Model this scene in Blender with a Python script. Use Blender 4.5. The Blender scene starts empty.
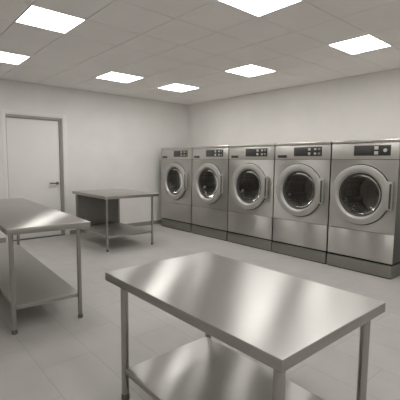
import bpy, bmesh, math
from mathutils import Vector, Matrix
import random
random.seed(4)
scn = bpy.context.scene
COL = scn.collection
PI = math.pi

# ------------------------------------------------------------------ view
scn.view_settings.view_transform = 'Standard'
scn.view_settings.look = 'None'
scn.view_settings.gamma = 1.0
scn.view_settings.use_curve_mapping = False
scn.view_settings.exposure = 0.07
scn.cycles.use_denoising = True
scn.cycles.max_bounces = 10
scn.cycles.diffuse_bounces = 6
scn.cycles.glossy_bounces = 5
scn.cycles.transparent_max_bounces = 10

# ------------------------------------------------------------------ measures
H = 2.8227          # ceiling height
D = 0.9834          # washer fronts stand this far from wall_right
XMIN, YMIN = -7.6, -8.8

# ------------------------------------------------------------------ materials
def new_mat(name):
    m = bpy.data.materials.new(name); m.use_nodes = True
    nt = m.node_tree
    return m, nt, nt.nodes['Principled BSDF']

def N(nt, typ, **kw):
    n = nt.nodes.new(typ)
    for k, v in kw.items(): setattr(n, k, v)
    return n

def coords(nt, scale, which='Object', rot=(0, 0, 0)):
    tc = N(nt, 'ShaderNodeTexCoord'); mp = N(nt, 'ShaderNodeMapping')
    mp.inputs['Scale'].default_value = scale
    mp.inputs['Rotation'].default_value = rot
    nt.links.new(tc.outputs[which], mp.inputs['Vector'])
    return mp.outputs['Vector']

def noise(nt, vec, scale, detail=3, rough=.55):
    n = N(nt, 'ShaderNodeTexNoise')
    n.inputs['Scale'].default_value = scale
    n.inputs['Detail'].default_value = detail
    n.inputs['Roughness'].default_value = rough
    nt.links.new(vec, n.inputs['Vector'])
    return n.outputs['Fac']

def ramp(nt, fac, a, b, pa=.3, pb=.7):
    r = N(nt, 'ShaderNodeValToRGB')
    r.color_ramp.elements[0].position = pa; r.color_ramp.elements[1].position = pb
    r.color_ramp.elements[0].color = (*a, 1); r.color_ramp.elements[1].color = (*b, 1)
    nt.links.new(fac, r.inputs['Fac'])
    return r.outputs['Color']

def maprange(nt, fac, lo, hi):
    r = N(nt, 'ShaderNodeMapRange')
    r.inputs['To Min'].default_value = lo; r.inputs['To Max'].default_value = hi
    nt.links.new(fac, r.inputs['Value'])
    return r.outputs['Result']

def bump(nt, fac, strength, dist, bsdf):
    b = N(nt, 'ShaderNodeBump')
    b.inputs['Strength'].default_value = strength; b.inputs['Distance'].default_value = dist
    nt.links.new(fac, b.inputs['Height']); nt.links.new(b.outputs['Normal'], bsdf.inputs['Normal'])

def paint(name, col, rough=.7, var=.03, bs=.08):
    m, nt, b = new_mat(name)
    v = coords(nt, (1, 1, 1))
    f = noise(nt, v, 2.2, 4)
    nt.links.new(ramp(nt, f, tuple(c * (1 - var) for c in col), tuple(c * (1 + var) for c in col)), b.inputs['Base Color'])
    b.inputs['Roughness'].default_value = rough
    bump(nt, noise(nt, v, 160, 2), bs, .002, b)
    return m

def steel(name, col, rough, aniso=0., tangent=None, stretch=(1, 1, 1), rot=(0, 0, 0), var=.07, grain=90, bs=.03):
    m, nt, b = new_mat(name)
    v = coords(nt, stretch, 'Object', rot)
    g = noise(nt, v, grain, 4, .6)
    nt.links.new(ramp(nt, g, tuple(c * (1 - var) for c in col), tuple(c * (1 + var) for c in col)), b.inputs['Base Color'])
    nt.links.new(maprange(nt, g, rough - .03, rough + .03), b.inputs['Roughness'])
    b.inputs['Metallic'].default_value = 1.0
    if aniso:
        b.inputs['Anisotropic'].default_value = aniso
        cx = N(nt, 'ShaderNodeCombineXYZ')
        for i in range(3): cx.inputs[i].default_value = tangent[i]
        nt.links.new(cx.outputs[0], b.inputs['Tangent'])
    bump(nt, g, bs, .001, b)
    return m

def plain(name, col, rough=.5, metal=0., spec=.5):
    m, nt, b = new_mat(name)
    v = coords(nt, (1, 1, 1))
    nt.links.new(ramp(nt, noise(nt, v, 30, 2), tuple(c * .95 for c in col), tuple(c * 1.05 for c in col)), b.inputs['Base Color'])
    b.inputs['Roughness'].default_value = rough; b.inputs['Metallic'].default_value = metal
    b.inputs['Specular IOR Level'].default_value = spec
    return m

WALL = (.74, .728, .708)
M_wall = paint('wall_paint', WALL, .75)
M_door = paint('door_paint', (.77, .76, .742), .5, .015, .03)
M_trim = paint('trim_paint', (.75, .738, .718), .5, .015, .03)
M_ceil = paint('ceiling_tile', (.84, .822, .80), .9, .02, .25)
M_ceil_gap = plain('ceiling_grid_metal', (.50, .485, .465), .6)
M_base = paint('baseboard_vinyl', (.27, .258, .242), .5, .03, .03)

def floor_mat():
    m, nt, b = new_mat('floor_tile')
    tc = N(nt, 'ShaderNodeTexCoord')
    sep = N(nt, 'ShaderNodeSeparateXYZ'); nt.links.new(tc.outputs['Object'], sep.inputs[0])
    ax = N(nt, 'ShaderNodeMath', operation='ADD'); ax.inputs[1].default_value = 4.94 + .768 * 10 + .0
    ay = N(nt, 'ShaderNodeMath', operation='ADD'); ay.inputs[1].default_value = 4.99 + .3675 * 20
    nt.links.new(sep.outputs['Y'], ax.inputs[0]); nt.links.new(sep.outputs['X'], ay.inputs[0])
    cb = N(nt, 'ShaderNodeCombineXYZ')
    nt.links.new(ax.outputs[0], cb.inputs[0]); nt.links.new(ay.outputs[0], cb.inputs[1])
    br = N(nt, 'ShaderNodeTexBrick')
    br.offset = .5; br.offset_frequency = 2; br.squash = 1.0
    br.inputs['Scale'].default_value = 1.0
    br.inputs['Brick Width'].default_value = .768
    br.inputs['Row Height'].default_value = .3675
    br.inputs['Mortar Size'].default_value = .0032
    br.inputs['Mortar Smooth'].default_value = .2
    br.inputs['Bias'].default_value = 0.0
    c = (.45, .436, .421)
    br.inputs['Color1'].default_value = (*[k * .97 for k in c], 1)
    br.inputs['Color2'].default_value = (*[k * 1.03 for k in c], 1)
    br.inputs['Mortar'].default_value = (*[k * .79 for k in c], 1)
    nt.links.new(cb.outputs[0], br.inputs['Vector'])
    v = coords(nt, (1, 1, 1))
    mx = N(nt, 'ShaderNodeMixRGB', blend_type='MULTIPLY'); mx.inputs['Fac'].default_value = 1
    nt.links.new(br.outputs['Color'], mx.inputs['Color1'])
    nt.links.new(ramp(nt, noise(nt, v, 3.5, 5), (.94, .94, .94), (1.04, 1.04, 1.04)), mx.inputs['Color2'])
    nt.links.new(mx.outputs['Color'], b.inputs['Base Color'])
    nt.links.new(maprange(nt, noise(nt, v, 6, 4), .36, .46), b.inputs['Roughness'])
    b.inputs['Specular IOR Level'].default_value = .45
    inv = N(nt, 'ShaderNodeMath', operation='SUBTRACT'); inv.inputs[0].default_value = 1
    nt.links.new(br.outputs['Fac'], inv.inputs[1])
    bump(nt, inv.outputs[0], .12, .002, b)
    return m
M_floor = floor_mat()

S_DIR = (.94, .34, 0)      # highlights smear across the brushing of the table sheets
M_top = steel('brushed_sheet_steel', (.58, .570, .55), .36, 1.0, S_DIR, (2, 60, 1), (0, 0, math.radians(-110)), .03, 14, 0)
M_top.node_tree.nodes['Principled BSDF'].inputs['Metallic'].default_value = .8
M_edge = steel('folded_edge_steel', (.42, .408, .385), .36, 0, None, (1, 1, 1), (0, 0, 0), .04, 60)
M_leg = steel('tube_steel', (.40, .39, .37), .24, 0, None, (1, 1, .05), (0, 0, 0), .05, 60)
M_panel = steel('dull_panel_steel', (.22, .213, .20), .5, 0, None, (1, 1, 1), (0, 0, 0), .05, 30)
M_front = steel('washer_sheet_steel', (.52, .508, .484), .34, 1.0, (0, 0, 1), (1, 1, 60), (0, 0, 0), .012, 12, 0)
M_side = steel('washer_side_steel', (.20, .194, .182), .42, 0, None, (1, 1, 20), (0, 0, 0), .04, 12)  # darkened to put deeper shade in the gaps between machines
M_fascia = steel('washer_fascia_steel', (.62, .605, .575), .42, .4, (0, 0, 1), (1, 1, 30), (0, 0, 0), .03, 12)
M_lid = steel('washer_lid_steel', (.62, .60, .57), .28, 0, None, (1, 8, 1), (0, 0, 0), .05, 12)
M_plinth = steel('plinth_steel', (.29, .281, .263), .42, .5, (0, 0, 1), (1, 1, 20), (0, 0, 0), .05, 12)
M_ring = steel('cast_ring_metal', (.43, .42, .402), .42, 0, None, (1, 1, 1), (0, 0, 0), .03, 40)
M_ring.node_tree.nodes['Principled BSDF'].inputs['Metallic'].default_value = .45
M_black = plain('display_black', (.036, .035, .033), .3)
M_lcd = plain('screen_dark', (.055, .054, .051), .25)
M_key = plain('key_grey', (.46, .45, .43), .4)
M_keydim = plain('key_dim', (.22, .215, .20), .4)
M_plate = plain('name_plate', (.035, .034, .031), .4)
M_gap = plain('gap_shade_black', (.012, .012, .012), .8)  # near-black colour stands in for shade in the washer gaps
M_rubber = plain('rubber', (.05, .048, .045), .6)
M_foot = steel('foot_metal', (.20, .19, .175), .4, 0, None, (1, 1, 1), (0, 0, 0), .03, 40)
M_lever = steel('lever_metal', (.19, .183, .17), .4, 0, None, (1, 1, 1), (0, 0, 0), .03, 40)
M_lightframe = plain('light_frame_white', (.75, .74, .72), .5)

def emit_mat():
    m, nt, b = new_mat('light_diffuser')
    v = coords(nt, (1, 1, 1))
    b.inputs['Base Color'].default_value = (.8, .8, .78, 1)
    nt.links.new(ramp(nt, noise(nt, v, 5, 1), (1, .972, .935), (1, .978, .944)), b.inputs['Emission Color'])
    b.inputs['Emission Strength'].default_value = 14.5
    return m
M_emit = emit_mat()

def glass_mat():
    m = bpy.data.materials.new('door_glass'); m.use_nodes = True
    nt = m.node_tree; nt.nodes.clear()
    out = N(nt, 'ShaderNodeOutputMaterial'); mix = N(nt, 'ShaderNodeMixShader')
    tr = N(nt, 'ShaderNodeBsdfTransparent'); gl = N(nt, 'ShaderNodeBsdfGlossy')
    v = coords(nt, (1, 1, 1))
    nt.links.new(ramp(nt, noise(nt, v, 3, 2), (.70, .69, .675), (.74, .73, .715)), tr.inputs['Color'])
    gl.inputs['Roughness'].default_value = .06
    gl.inputs['Color'].default_value = (.9, .9, .88, 1)
    fr = N(nt, 'ShaderNodeFresnel'); fr.inputs['IOR'].default_value = 1.22
    nt.links.new(fr.outputs[0], mix.inputs[0]); nt.links.new(tr.outputs[0], mix.inputs[1]); nt.links.new(gl.outputs[0], mix.inputs[2])
    nt.links.new(mix.outputs[0], out.inputs['Surface'])
    return m
M_glass = glass_mat()

def drum_mat():
    m, nt, b = new_mat('perforated_drum_steel')
    v = coords(nt, (34, 34, 34))
    vo = N(nt, 'ShaderNodeTexVoronoi'); vo.inputs['Scale'].default_value = 1.0; vo.inputs['Randomness'].default_value = .15
    nt.links.new(v, vo.inputs['Vector'])
    nt.links.new(ramp(nt, vo.outputs['Distance'], (.05, .05, .048), (.52, .51, .495), .22, .32), b.inputs['Base Color'])
    b.inputs['Metallic'].default_value = .9; b.inputs['Roughness'].default_value = .42
    return m
M_drum = drum_mat()

# ------------------------------------------------------------------ mesh helpers
def box(bm, lo, hi, bev=0., seg=2):
    r = bmesh.ops.create_cube(bm, size=1.0)
    vs = r['verts']
    for v in vs:
        v.co = Vector([(lo[i] + hi[i]) / 2 + v.co[i] * (hi[i] - lo[i]) for i in range(3)])
    if bev > 0:
        es = list({e for v in vs for e in v.link_edges})
        bmesh.ops.bevel(bm, geom=es, offset=bev, segments=seg, affect='EDGES', profile=.5)

def lathe(bm, prof, axis='z', seg=48, center=(0, 0, 0), close=False):
    """revolve (radius, height) points about an axis"""
    rings = []
    for r, h in prof:
        ring = []
        n = 1 if r < 1e-6 else seg
        for k in range(n):
            a = 2 * PI * k / seg
            c, s = r * math.cos(a), r * math.sin(a)
            if axis == 'z': p = (c, s, h)
            elif axis == 'x': p = (h, c, s)
            else: p = (s, h, c)
            ring.append(bm.verts.new(Vector(p) + Vector(center)))
        rings.append(ring)
    prs = list(zip(rings, rings[1:]))
    if close: prs.append((rings[-1], rings[0]))
    for a, b in prs:
        for k in range(seg):
            k2 = (k + 1) % seg
            if len(a) == 1 and len(b) == 1: continue
            if len(a) == 1: bm.faces.new((a[0], b[k], b[k2]))
            elif len(b) == 1: bm.faces.new((a[k], b[0], a[k2]))
            else: bm.faces.new((a[k], b[k], b[k2], a[k2]))

def obj(name, bm, mat, parent=None, smooth=35, loc=None):
    bmesh.ops.recalc_face_normals(bm, faces=bm.faces[:])
    me = bpy.data.meshes.new(name); bm.to_mesh(me); bm.free()
    o = bpy.data.objects.new(name, me); COL.objects.link(o)
    for m in (mat if isinstance(mat, (list, tuple)) else [mat]): me.materials.append(m)
    if smooth:
        for p in me.polygons: p.use_smooth = True
        me.set_sharp_from_angle(angle=math.radians(smooth))
    if parent: o.parent = parent
    if loc: o.location = loc
    return o

def bx(name, lo, hi, mat, parent=None, bev=0., seg=2):
    bm = bmesh.new(); box(bm, lo, hi, bev, seg)
    return obj(name, bm, mat, parent)

def thing(name, label, cat, loc, rz=0., group=None):
    o = bpy.data.objects.new(name, None); COL.objects.link(o)
    o.empty_display_size = .1
    o.location = loc; o.rotation_euler = (0, 0, rz)
    o['label'] = label; o['category'] = cat
    if group: o['group'] = group
    return o

def struct(name, bm, mat, label=None, cat=None):
    o = obj(name, bm, mat); o['kind'] = 'structure'
    o['label'] = label; o['category'] = cat
    return o

# ------------------------------------------------------------------ the room
bm = bmesh.new(); box(bm, (XMIN, YMIN, -.1), (0, 0, 0))
struct('floor', bm, M_floor, 'pale grey tiled floor with thin joints', 'floor')

bm = bmesh.new(); box(bm, (0, YMIN - .12, -.1), (.12, .12, H + .15))
struct('wall_right', bm, M_wall, 'plain off-white wall behind the row of washing machines', 'wall')

DX0, DX1, DH = -4.05, -3.062, 2.245     # door opening in the wall
bm = bmesh.new()
box(bm, (XMIN - .12, 0, -.1), (DX0, .12, H + .15))
box(bm, (DX1, 0, -.1), (0, .12, H + .15))
box(bm, (DX0, 0, DH), (DX1, .12, H + .15))
struct('wall_left', bm, M_wall, 'plain off-white wall with the white door in it', 'wall')
bm = bmesh.new(); box(bm, (XMIN - .12, YMIN - .12, -.1), (XMIN, 0, H + .15))
struct('wall_near', bm, M_wall, 'plain off-white wall facing the washing machines', 'wall')
bm = bmesh.new(); box(bm, (XMIN, YMIN - .12, -.1), (0, YMIN, H + .15))
struct('wall_back', bm, M_wall, 'plain off-white wall opposite the door', 'wall')

# ceiling: suspended tiles, grid lines where the photograph has them
GX = [-7.6, -7.0, -6.4, -5.81, -5.23, -4.65, -4.14, -3.51, -2.955, -2.36, -1.715, -1.14, -.57, 0]
GY = [0, -.6, -1.205, -1.765, -2.37, -2.985, -3.52, -4.13, -4.70, -5.188, -5.8, -6.4, -7.0, -7.6, -8.2, -8.8]
def cell(x, y):
    i = max(k for k in range(len(GX) - 1) if GX[k] <= x); j = max(k for k in range(len(GY) - 1) if GY[k] >= y)
    return i, j
LIGHTS = [
    (-4.4, -3.2, 'bright square ceiling light panel over the long steel table, whole in the picture'),
    (-4.4, -1.5, 'bright ceiling light panel above the white door, cut by the edge of the picture'),
    (-2.6, -1.5, 'bright square ceiling light panel above the steel table with the solid back'),
    (-1.4, -1.5, 'bright square ceiling light panel closest to the room corner'),
    (-1.4, -3.2, 'bright square ceiling light panel in front of the middle washing machine'),
    (-3.2, -4.9, 'large bright ceiling light panel cut by the top edge of the picture'),
    (-1.4, -4.9, 'bright square ceiling light panel in front of the washing machine with the round dial'),
]
FILL_LABEL = 'square ceiling light panel out of the picture over the viewer\'s end of the room'
LIGHTS += [(x, y, FILL_LABEL) for x, y in ((-4.4, -6.7), (-1.4, -6.7), (-6.1, -6.7), (-4.4, -7.9))]  # unseen panels added as fill for the near floor and table edges
lit = {cell(x, y) for x, y, _ in LIGHTS}
bm = bmesh.new()
g = .003
for i in range(len(GX) - 1):
    for j in range(len(GY) - 1):
        if (i, j) in lit: continue
        box(bm, (GX[i] + g, GY[j + 1] + g, H), (GX[i + 1] - g, GY[j] - g, H + .018), .002, 1)
ce = struct('ceiling', bm, M_ceil, 'pale grey suspended ceiling of square tiles', 'ceiling')
bm = bmesh.new(); box(bm, (XMIN, YMIN, H + .012), (0, 0, H + .1))
o = obj('grid_backing', bm, M_ceil_gap, ce)

for x, y, lab in LIGHTS:
    i, j = cell(x, y)
    x0, x1, y0, y1 = GX[i], GX[i + 1], GY[j + 1], GY[j]
    cx, cy, hx, hy = (x0 + x1) / 2, (y0 + y1) / 2, (x1 - x0) / 2 - .002, (y1 - y0) / 2 - .002
    t = thing('ceiling_light', lab, 'ceiling light', (cx, cy, H), 0, 'square light panels in the ceiling')
    f = .008
    bm = bmesh.new()
    z0, z1 = -.003, .011
    box(bm, (-hx, -hy, z0), (-hx + f, hy, z1)); box(bm, (hx - f, -hy, z0), (hx, hy, z1))
    box(bm, (-hx + f, -hy, z0), (hx - f, -hy + f, z1)); box(bm, (-hx + f, hy - f, z0), (hx - f, hy, z1))
    obj('frame', bm, M_lightframe, t)
    bx('diffuser', (-hx + f, -hy + f, -.001), (hx - f, hy - f, .010), M_emit, t)

# baseboards
bm = bmesh.new()
box(bm, (XMIN, -.012, 0), (DX0 - .075, 0, .085)); box(bm, (DX1 + .085, -.012, 0), (0, 0, .085))
struct('baseboard_left', bm, M_base, 'low grey baseboard under the wall with the door', 'baseboard')
bm = bmesh.new(); box(bm, (-.012, YMIN, 0), (0, -.012, .085))
struct('baseboard_right', bm, M_base, 'low grey baseboard behind the washing machines', 'baseboard')

# door
dr = bpy.data.objects.new('door_1', None); COL.objects.link(dr)
dr.location = (DX0, 0, 0); dr['kind'] = 'structure'
dr['label'] = 'plain white flush door with a dark lever handle'; dr['category'] = 'door'
W = DX1 - DX0
bm = bmesh.new()
cw, ct = .07, .006
box(bm, (-cw, -ct, 0), (0, 0, DH + cw), .003); box(bm, (W, -ct, 0), (W + cw + .015, 0, DH + cw), .003)
box(bm, (0, -ct, DH), (W, 0, DH + cw), .003)
obj('casing', bm, M_trim, dr)
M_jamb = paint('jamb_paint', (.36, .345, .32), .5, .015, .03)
bm = bmesh.new()
box(bm, (0, 0, 0), (.008, .115, DH)); box(bm, (W - .030, .012, 0), (W, .115, DH)); box(bm, (.008, .012, DH - .036), (W - .030, .115, DH))
box(bm, (W - .052, .03, 0), (W - .030, .115, DH - .036), .004); box(bm, (.008, .03, DH - .05), (W - .052, .115, DH - .036), .004)
obj('jamb', bm, M_jamb, dr)
leaf = bx('door_leaf', (.010, .055, .012), (W - .056, .095, DH - .053), M_door, dr, .003)
bm = bmesh.new()
lathe(bm, [(0, .004), (.030, .004), (.030, -.006), (.026, -.009), (.010, -.010), (.010, -.05), (0, -.05)], 'y', 24, (W - .112, .052, 1.018))
obj('rosette', bm, M_lever, leaf)
bm = bmesh.new(); box(bm, (W - .265, -.008, 1.005), (W - .098, .010, 1.032), .007, 3)
obj('lever', bm, M_lever, leaf)
bx('threshold', (0, 0, 0), (W, .115, .008), M_rubber, dr)

# ------------------------------------------------------------------ steel tables
def make_table(name, label, loc, rz, top, legs, ztop, shelf, zshelf, group=None, back=False, r=.019):
    """top / legs / shelf are (x0, x1, y0, y1) in the table's own frame"""
    t = thing(name, label, 'table', loc, rz, group)
    x0, x1, y0, y1 = top
    th = .052
    # sheet with folded edges: the top face is one material, the folds another
    bm = bmesh.new(); box(bm, (x0, y0, ztop - th), (x1, y1, ztop), .004, 2)
    bm.normal_update()
    for f in bm.faces: f.material_index = 0 if f.normal.z > .3 else 1
    obj('tabletop', bm, [M_top, M_edge], t)
    lx0, lx1, ly0, ly1 = legs
    for (lx, ly) in ((lx0, ly0), (lx1, ly0), (lx0, ly1), (lx1, ly1)):
        bm = bmesh.new()
        lathe(bm, [(0, .028), (r, .028), (r, ztop - th + .001), (0, ztop - th + .001)], 'z', 24, (lx, ly, 0))
        lg = obj('leg', bm, M_leg, t)
        bm = bmesh.new()
        lathe(bm, [(0, 0), (r + .002, 0), (r + .004, .004), (r + .004, .016), (r + .002, .022), (r + .002, .032), (r + .0005, .036), (0, .036)], 'z', 24, (lx, ly, 0))
        obj('foot', bm, M_foot, lg)
    sx0, sx1, sy0, sy1 = shelf
    bm = bmesh.new(); box(bm, (sx0, sy0, zshelf - .034), (sx1, sy1, zshelf), .003, 2)
    bm.normal_update()
    for f in bm.faces: f.material_index = 0 if f.normal.z > .3 else 1
    obj('lower_shelf', bm, [M_top, M_edge], t)
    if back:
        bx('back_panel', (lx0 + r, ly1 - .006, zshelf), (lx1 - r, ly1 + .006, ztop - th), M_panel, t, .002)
    return t

# front table (low, wide overhang at the far sides)
ox, oy = -4.375, -5.78
make_table('work_table', 'low steel table with a streaked shiny top, nearest to the viewer',
           (ox, oy, 0), 0, (-4.738 - ox, -3.889 - ox, -6.379 - oy, -5.035 - oy), (-4.703 - ox, -4.022 - ox, -6.343 - oy, -5.214 - oy), .76,
           (-4.713 - ox, -4.05 - ox, -6.343 - oy, -5.226 - oy), .2, 'stainless steel work tables', r=.0225)
# long table beside the door
rz = math.radians(-3.1)
make_table('work_table', 'long steel table in front of the white door, cut by the picture edge',
           (-4.69, -3.94, 0), rz, (-.335, .356, 0, 2.60), (-.295, .262, .062, 2.53), .9,
           (-.295, .262, .062, 2.53), .235, 'stainless steel work tables')
# back table against the wall
ox, oy = -2.6165, -1.15
make_table('work_table', 'steel table with a solid back panel between the door and the washing machines',
           (ox, oy, 0), 0, (-3.1075 - ox, -2.095 - ox, -1.805 - oy, -.4986 - oy), (-3.055 - ox, -2.2 - ox, -1.745 - oy, -.56 - oy), .9,
           (-3.055 - ox, -2.2 - ox, -1.745 - oy, -.56 - oy), .24, 'stainless steel work tables', back=True)

# ------------------------------------------------------------------ washing machines
def panel_with_hole(bm, y0, y1, z0, z1, cy, cz, r, x0, x1, seg=64):
    """rectangular sheet in the yz plane with a round hole, thickness x0..x1"""
    corners = [(y1, z1), (y0, z1), (y0, z0), (y1, z0)]
    angs = [2 * PI * k / seg for k in range(seg)]
    cang = [math.atan2(c[1] - cz, c[0] - cy) % (2 * PI) for c in corners]
    allang = sorted(set([round(a, 6) for a in angs + cang]))
    inner, outer = [], []
    for a in allang:
        c, s = math.cos(a), math.sin(a)
        ty = ((y1 - cy) / c) if c > 1e-9 else ((y0 - cy) / c if c < -1e-9 else 1e9)
        tz = ((z1 - cz) / s) if s > 1e-9 else ((z0 - cz) / s if s < -1e-9 else 1e9)
        t = min(ty, tz)
        outer.append((cy + c * t, cz + s * t)); inner.append((cy + c * r, cz + s * r))
    n = len(allang)
    V = {}
    for nm, ptsl in (('i', inner), ('o', outer)):
        for xi, x in enumerate((x0, x1)):
            V[nm, xi] = [bm.verts.new((x, p[0], p[1])) for p in ptsl]
    for k in range(n):
        k2 = (k + 1) % n
        for a, b in ((('i', 0), ('o', 0)), (('o', 1), ('i', 1)), (('o', 0), ('o', 1)), (('i', 1), ('i', 0))):
            bm.faces.new((V[a][k], V[b][k], V[b][k2], V[a][k2]))

def disc(bm, cy, cz, r, x0, x1, seg=24):
    lathe(bm, [(0, x1), (r, x1), (r, x0 + .002), (r - .002, x0), (0, x0)], 'x', seg, (0, cy, cz))

ZT = 1.716
def make_washer(y_left, y_right, label, dial, plate=True, shift=0.):
    yc = (y_left + y_right) / 2
    w = y_left - y_right
    hw = w / 2 - .009
    t = thing('washing_machine', label, 'washing machine', (-D, yc, 0), 0, 'row of front-loading washing machines')
    dp = .90
    # cabinet
    bm = bmesh.new()
    box(bm, (.012, hw - .016, .192), (dp, hw, ZT), .003); box(bm, (.012, -hw, .192), (dp, -hw + .016, ZT), .003)
    box(bm, (dp - .016, -hw + .016, .192), (dp, hw - .016, ZT))
    box(bm, (.012, -hw + .016, .192), (dp - .016, hw - .016, .207))
    box(bm, (.034, -hw + .016, 1.492), (.05, hw - .016, 1.51))
    obj('cabinet', bm, M_side, t)
    bm = bmesh.new(); box(bm, (-.006, -hw, ZT - .001), (dp, hw, ZT + .037), .008, 3)
    obj('top_cover', bm, M_lid, t)
    bx('base_seam', (.03, -hw + .02, .15), (dp - .02, hw - .02, .193), M_gap, t)  # black block puts shade into the gap above the plinth
    bm = bmesh.new(); box(bm, (-.012, -hw, .012), (dp, hw, .169), .005, 2)
    pl = obj('plinth', bm, M_plinth, t)
    bx('shade_strip', (.004, -hw + .01, 0), (dp - .02, hw - .01, .013), M_gap, pl)  # black strip, painted shade under the lifted plinth
    # control panel
    bm = bmesh.new(); box(bm, (0, -hw, 1.503), (.034, hw, ZT - .005), .004, 2)
    cp = obj('control_panel', bm, M_fascia, t)
    dy1, dy0 = .125 + shift, -.345 + shift
    dz0, dz1 = 1.550, 1.682
    dpn = bx('display', (-.004, dy0, dz0), (.004, dy1, dz1), M_black, cp, .002)
    bx('screen', (-.0055, dy1 - .225, dz0 + .022), (0, dy1 - .018, dz1 - .022), M_lcd, cp, .001)
    if dial:
        for zz in (dz0 + .034, dz1 - .034):
            bx('button', (-.009, dy1 - .318, zz - .021), (0, dy1 - .268, zz + .021), M_key, cp, .003)
        bm = bmesh.new(); disc(bm, dy1 - .405, (dz0 + dz1) / 2, .023, -.014, 0)
        obj('dial', bm, M_key, cp)
    else:
        for zz in (dz0 + .034, dz1 - .034):
            bx('button', (-.009, dy1 - .286, zz - .019), (0, dy1 - .246, zz + .019), M_key, cp, .003)
        for yy in (dy1 - .362, dy1 - .425):
            for zz in (dz0 + .034, dz1 - .034):
                bx('button', (-.007, yy - .019, zz - .015), (0, yy + .019, zz + .015), M_keydim if yy < dy1 - .4 else M_key, cp, .003)
    if plate:
        bx('name_plate', (-.004, hw - .225, 1.526), (.002, hw - .055, 1.568), M_plate, cp, .002)
    # front
    CZ = 1.038; cy = .015
    bm = bmesh.new(); panel_with_hole(bm, -hw, hw, .566, 1.498, cy, CZ, .36, 0, .012)
    obj('front_panel', bm, M_front, t, 20)
    bx('access_panel', (0, -hw, .193), (.014, hw, .561), M_front, t, .003)
    # door: cast ring with glass bowl and handle
    bm = bmesh.new()
    lathe(bm, [(.385, .0), (.393, -.010), (.393, -.028), (.390, -.035), (.384, -.038), (.318, -.046), (.312, -.044), (.300, -.030), (.287, -.008), (.280, .03), (.33, .03)], 'x', 72, (0, cy, CZ), True)
    d = obj('door', bm, M_ring, t, 40)
    bm = bmesh.new()
    lathe(bm, [(.396, -.001), (.402, -.004), (.402, .001), (.390, .001)], 'x', 72, (0, cy, CZ), True)
    obj('shade_outline', bm, M_gap, d)  # thin black ring, shadow outline painted around the door
    bm = bmesh.new()
    lathe(bm, [(.288, -.012), (.289, -.004), (.268, .030), (.262, .028), (.276, -.006)], 'x', 72, (0, cy, CZ), True)
    obj('gasket', bm, M_rubber, d)
    bm = bmesh.new()
    lathe(bm, [(.272, .004), (.262, .030), (.245, .06), (.215, .085), (.16, .105), (.09, .115), (0, .118)], 'x', 72, (0, cy, CZ))
    obj('door_glass', bm, M_glass, d, 60)
    bm = bmesh.new()
    box(bm, (-.058, cy - .418, CZ - .165), (-.002, cy - .335, CZ + .19), .006, 2)
    hd = obj('handle', bm, M_ring, d)
    bx('grip_slot', (-.0595, cy - .416, CZ - .145), (-.05, cy - .390, CZ + .165), M_rubber, d, .002)
    # drum
    bm = bmesh.new()
    prof = [(.30, .04), (.31, .06), (.315, .10)]
    x = .10
    while x < .52:
        prof += [(.315, x + .05), (.309, x + .058), (.309, x + .066), (.315, x + .074)]; x += .084
    prof += [(.315, .60), (.30, .63), (.20, .645), (.10, .64), (.05, .62), (0, .61)]
    lathe(bm, prof, 'x', 64, (0, cy, CZ))
    dm = obj('drum', bm, M_drum, t, 30)
    for k in range(3):
        a = math.radians(100 + 120 * k)
        bm = bmesh.new()
        box(bm, (.12, -.035, -.03), (.58, .035, .045), .025, 3)
        bmesh.ops.rotate(bm, verts=bm.verts[:], cent=(0, 0, 0), matrix=Matrix.Rotation(a - PI / 2 + PI, 3, 'X'))
        bmesh.ops.translate(bm, verts=bm.verts[:], vec=(0, cy + .29 * math.cos(a), CZ + .29 * math.sin(a)))
        obj('lifter', bm, M_drum, dm, 30)
    return t

B = [-.277, -1.357, -2.389, -3.413, -4.390, -5.293]
WL = ['stainless front-loading washing machine at the end of the row in the room corner',
      'stainless front-loading washing machine second from the room corner',
      'stainless front-loading washing machine in the middle of the row of five',
      'stainless front-loading washing machine second from the open end, beside the machine with the round dial',
      'stainless front-loading washing machine at the open end of the row, round dial on its display']
SH = [-.055, -.03, -.02, 0, 0]
for k in range(5):
    make_washer(B[k], B[k + 1], WL[k], k == 4, k != 4, SH[k])

# ------------------------------------------------------------------ camera
cxp, cyp, chp, yaw, pit, rol, fpx = -5.76906, -7.11663, 1.445717, .854921, -.101869, .00995970, 370.2841
fw = Vector((math.cos(pit) * math.cos(yaw), math.cos(pit) * math.sin(yaw), math.sin(pit)))
r = Vector((math.sin(yaw), -math.cos(yaw), 0)); u = r.cross(fw)
r2 = math.cos(rol) * r + math.sin(rol) * u; u2 = -math.sin(rol) * r + math.cos(rol) * u
cd = bpy.data.cameras.new('camera'); co = bpy.data.objects.new('camera', cd); COL.objects.link(co)
cd.sensor_width = 36; cd.sensor_fit = 'HORIZONTAL'; cd.lens = fpx * 36 / 400
cd.clip_start = .05
m = Matrix(((r2.x, u2.x, -fw.x, cxp), (r2.y, u2.y, -fw.y, cyp), (r2.z, u2.z, -fw.z, chp), (0, 0, 0, 1)))
co.matrix_world = m
scn.camera = co

w = bpy.data.worlds.new('world'); scn.world = w; w.use_nodes = True
w.node_tree.nodes['Background'].inputs[0].default_value = (.5, .49, .47, 1)
w.node_tree.nodes['Background'].inputs[1].default_value = .05
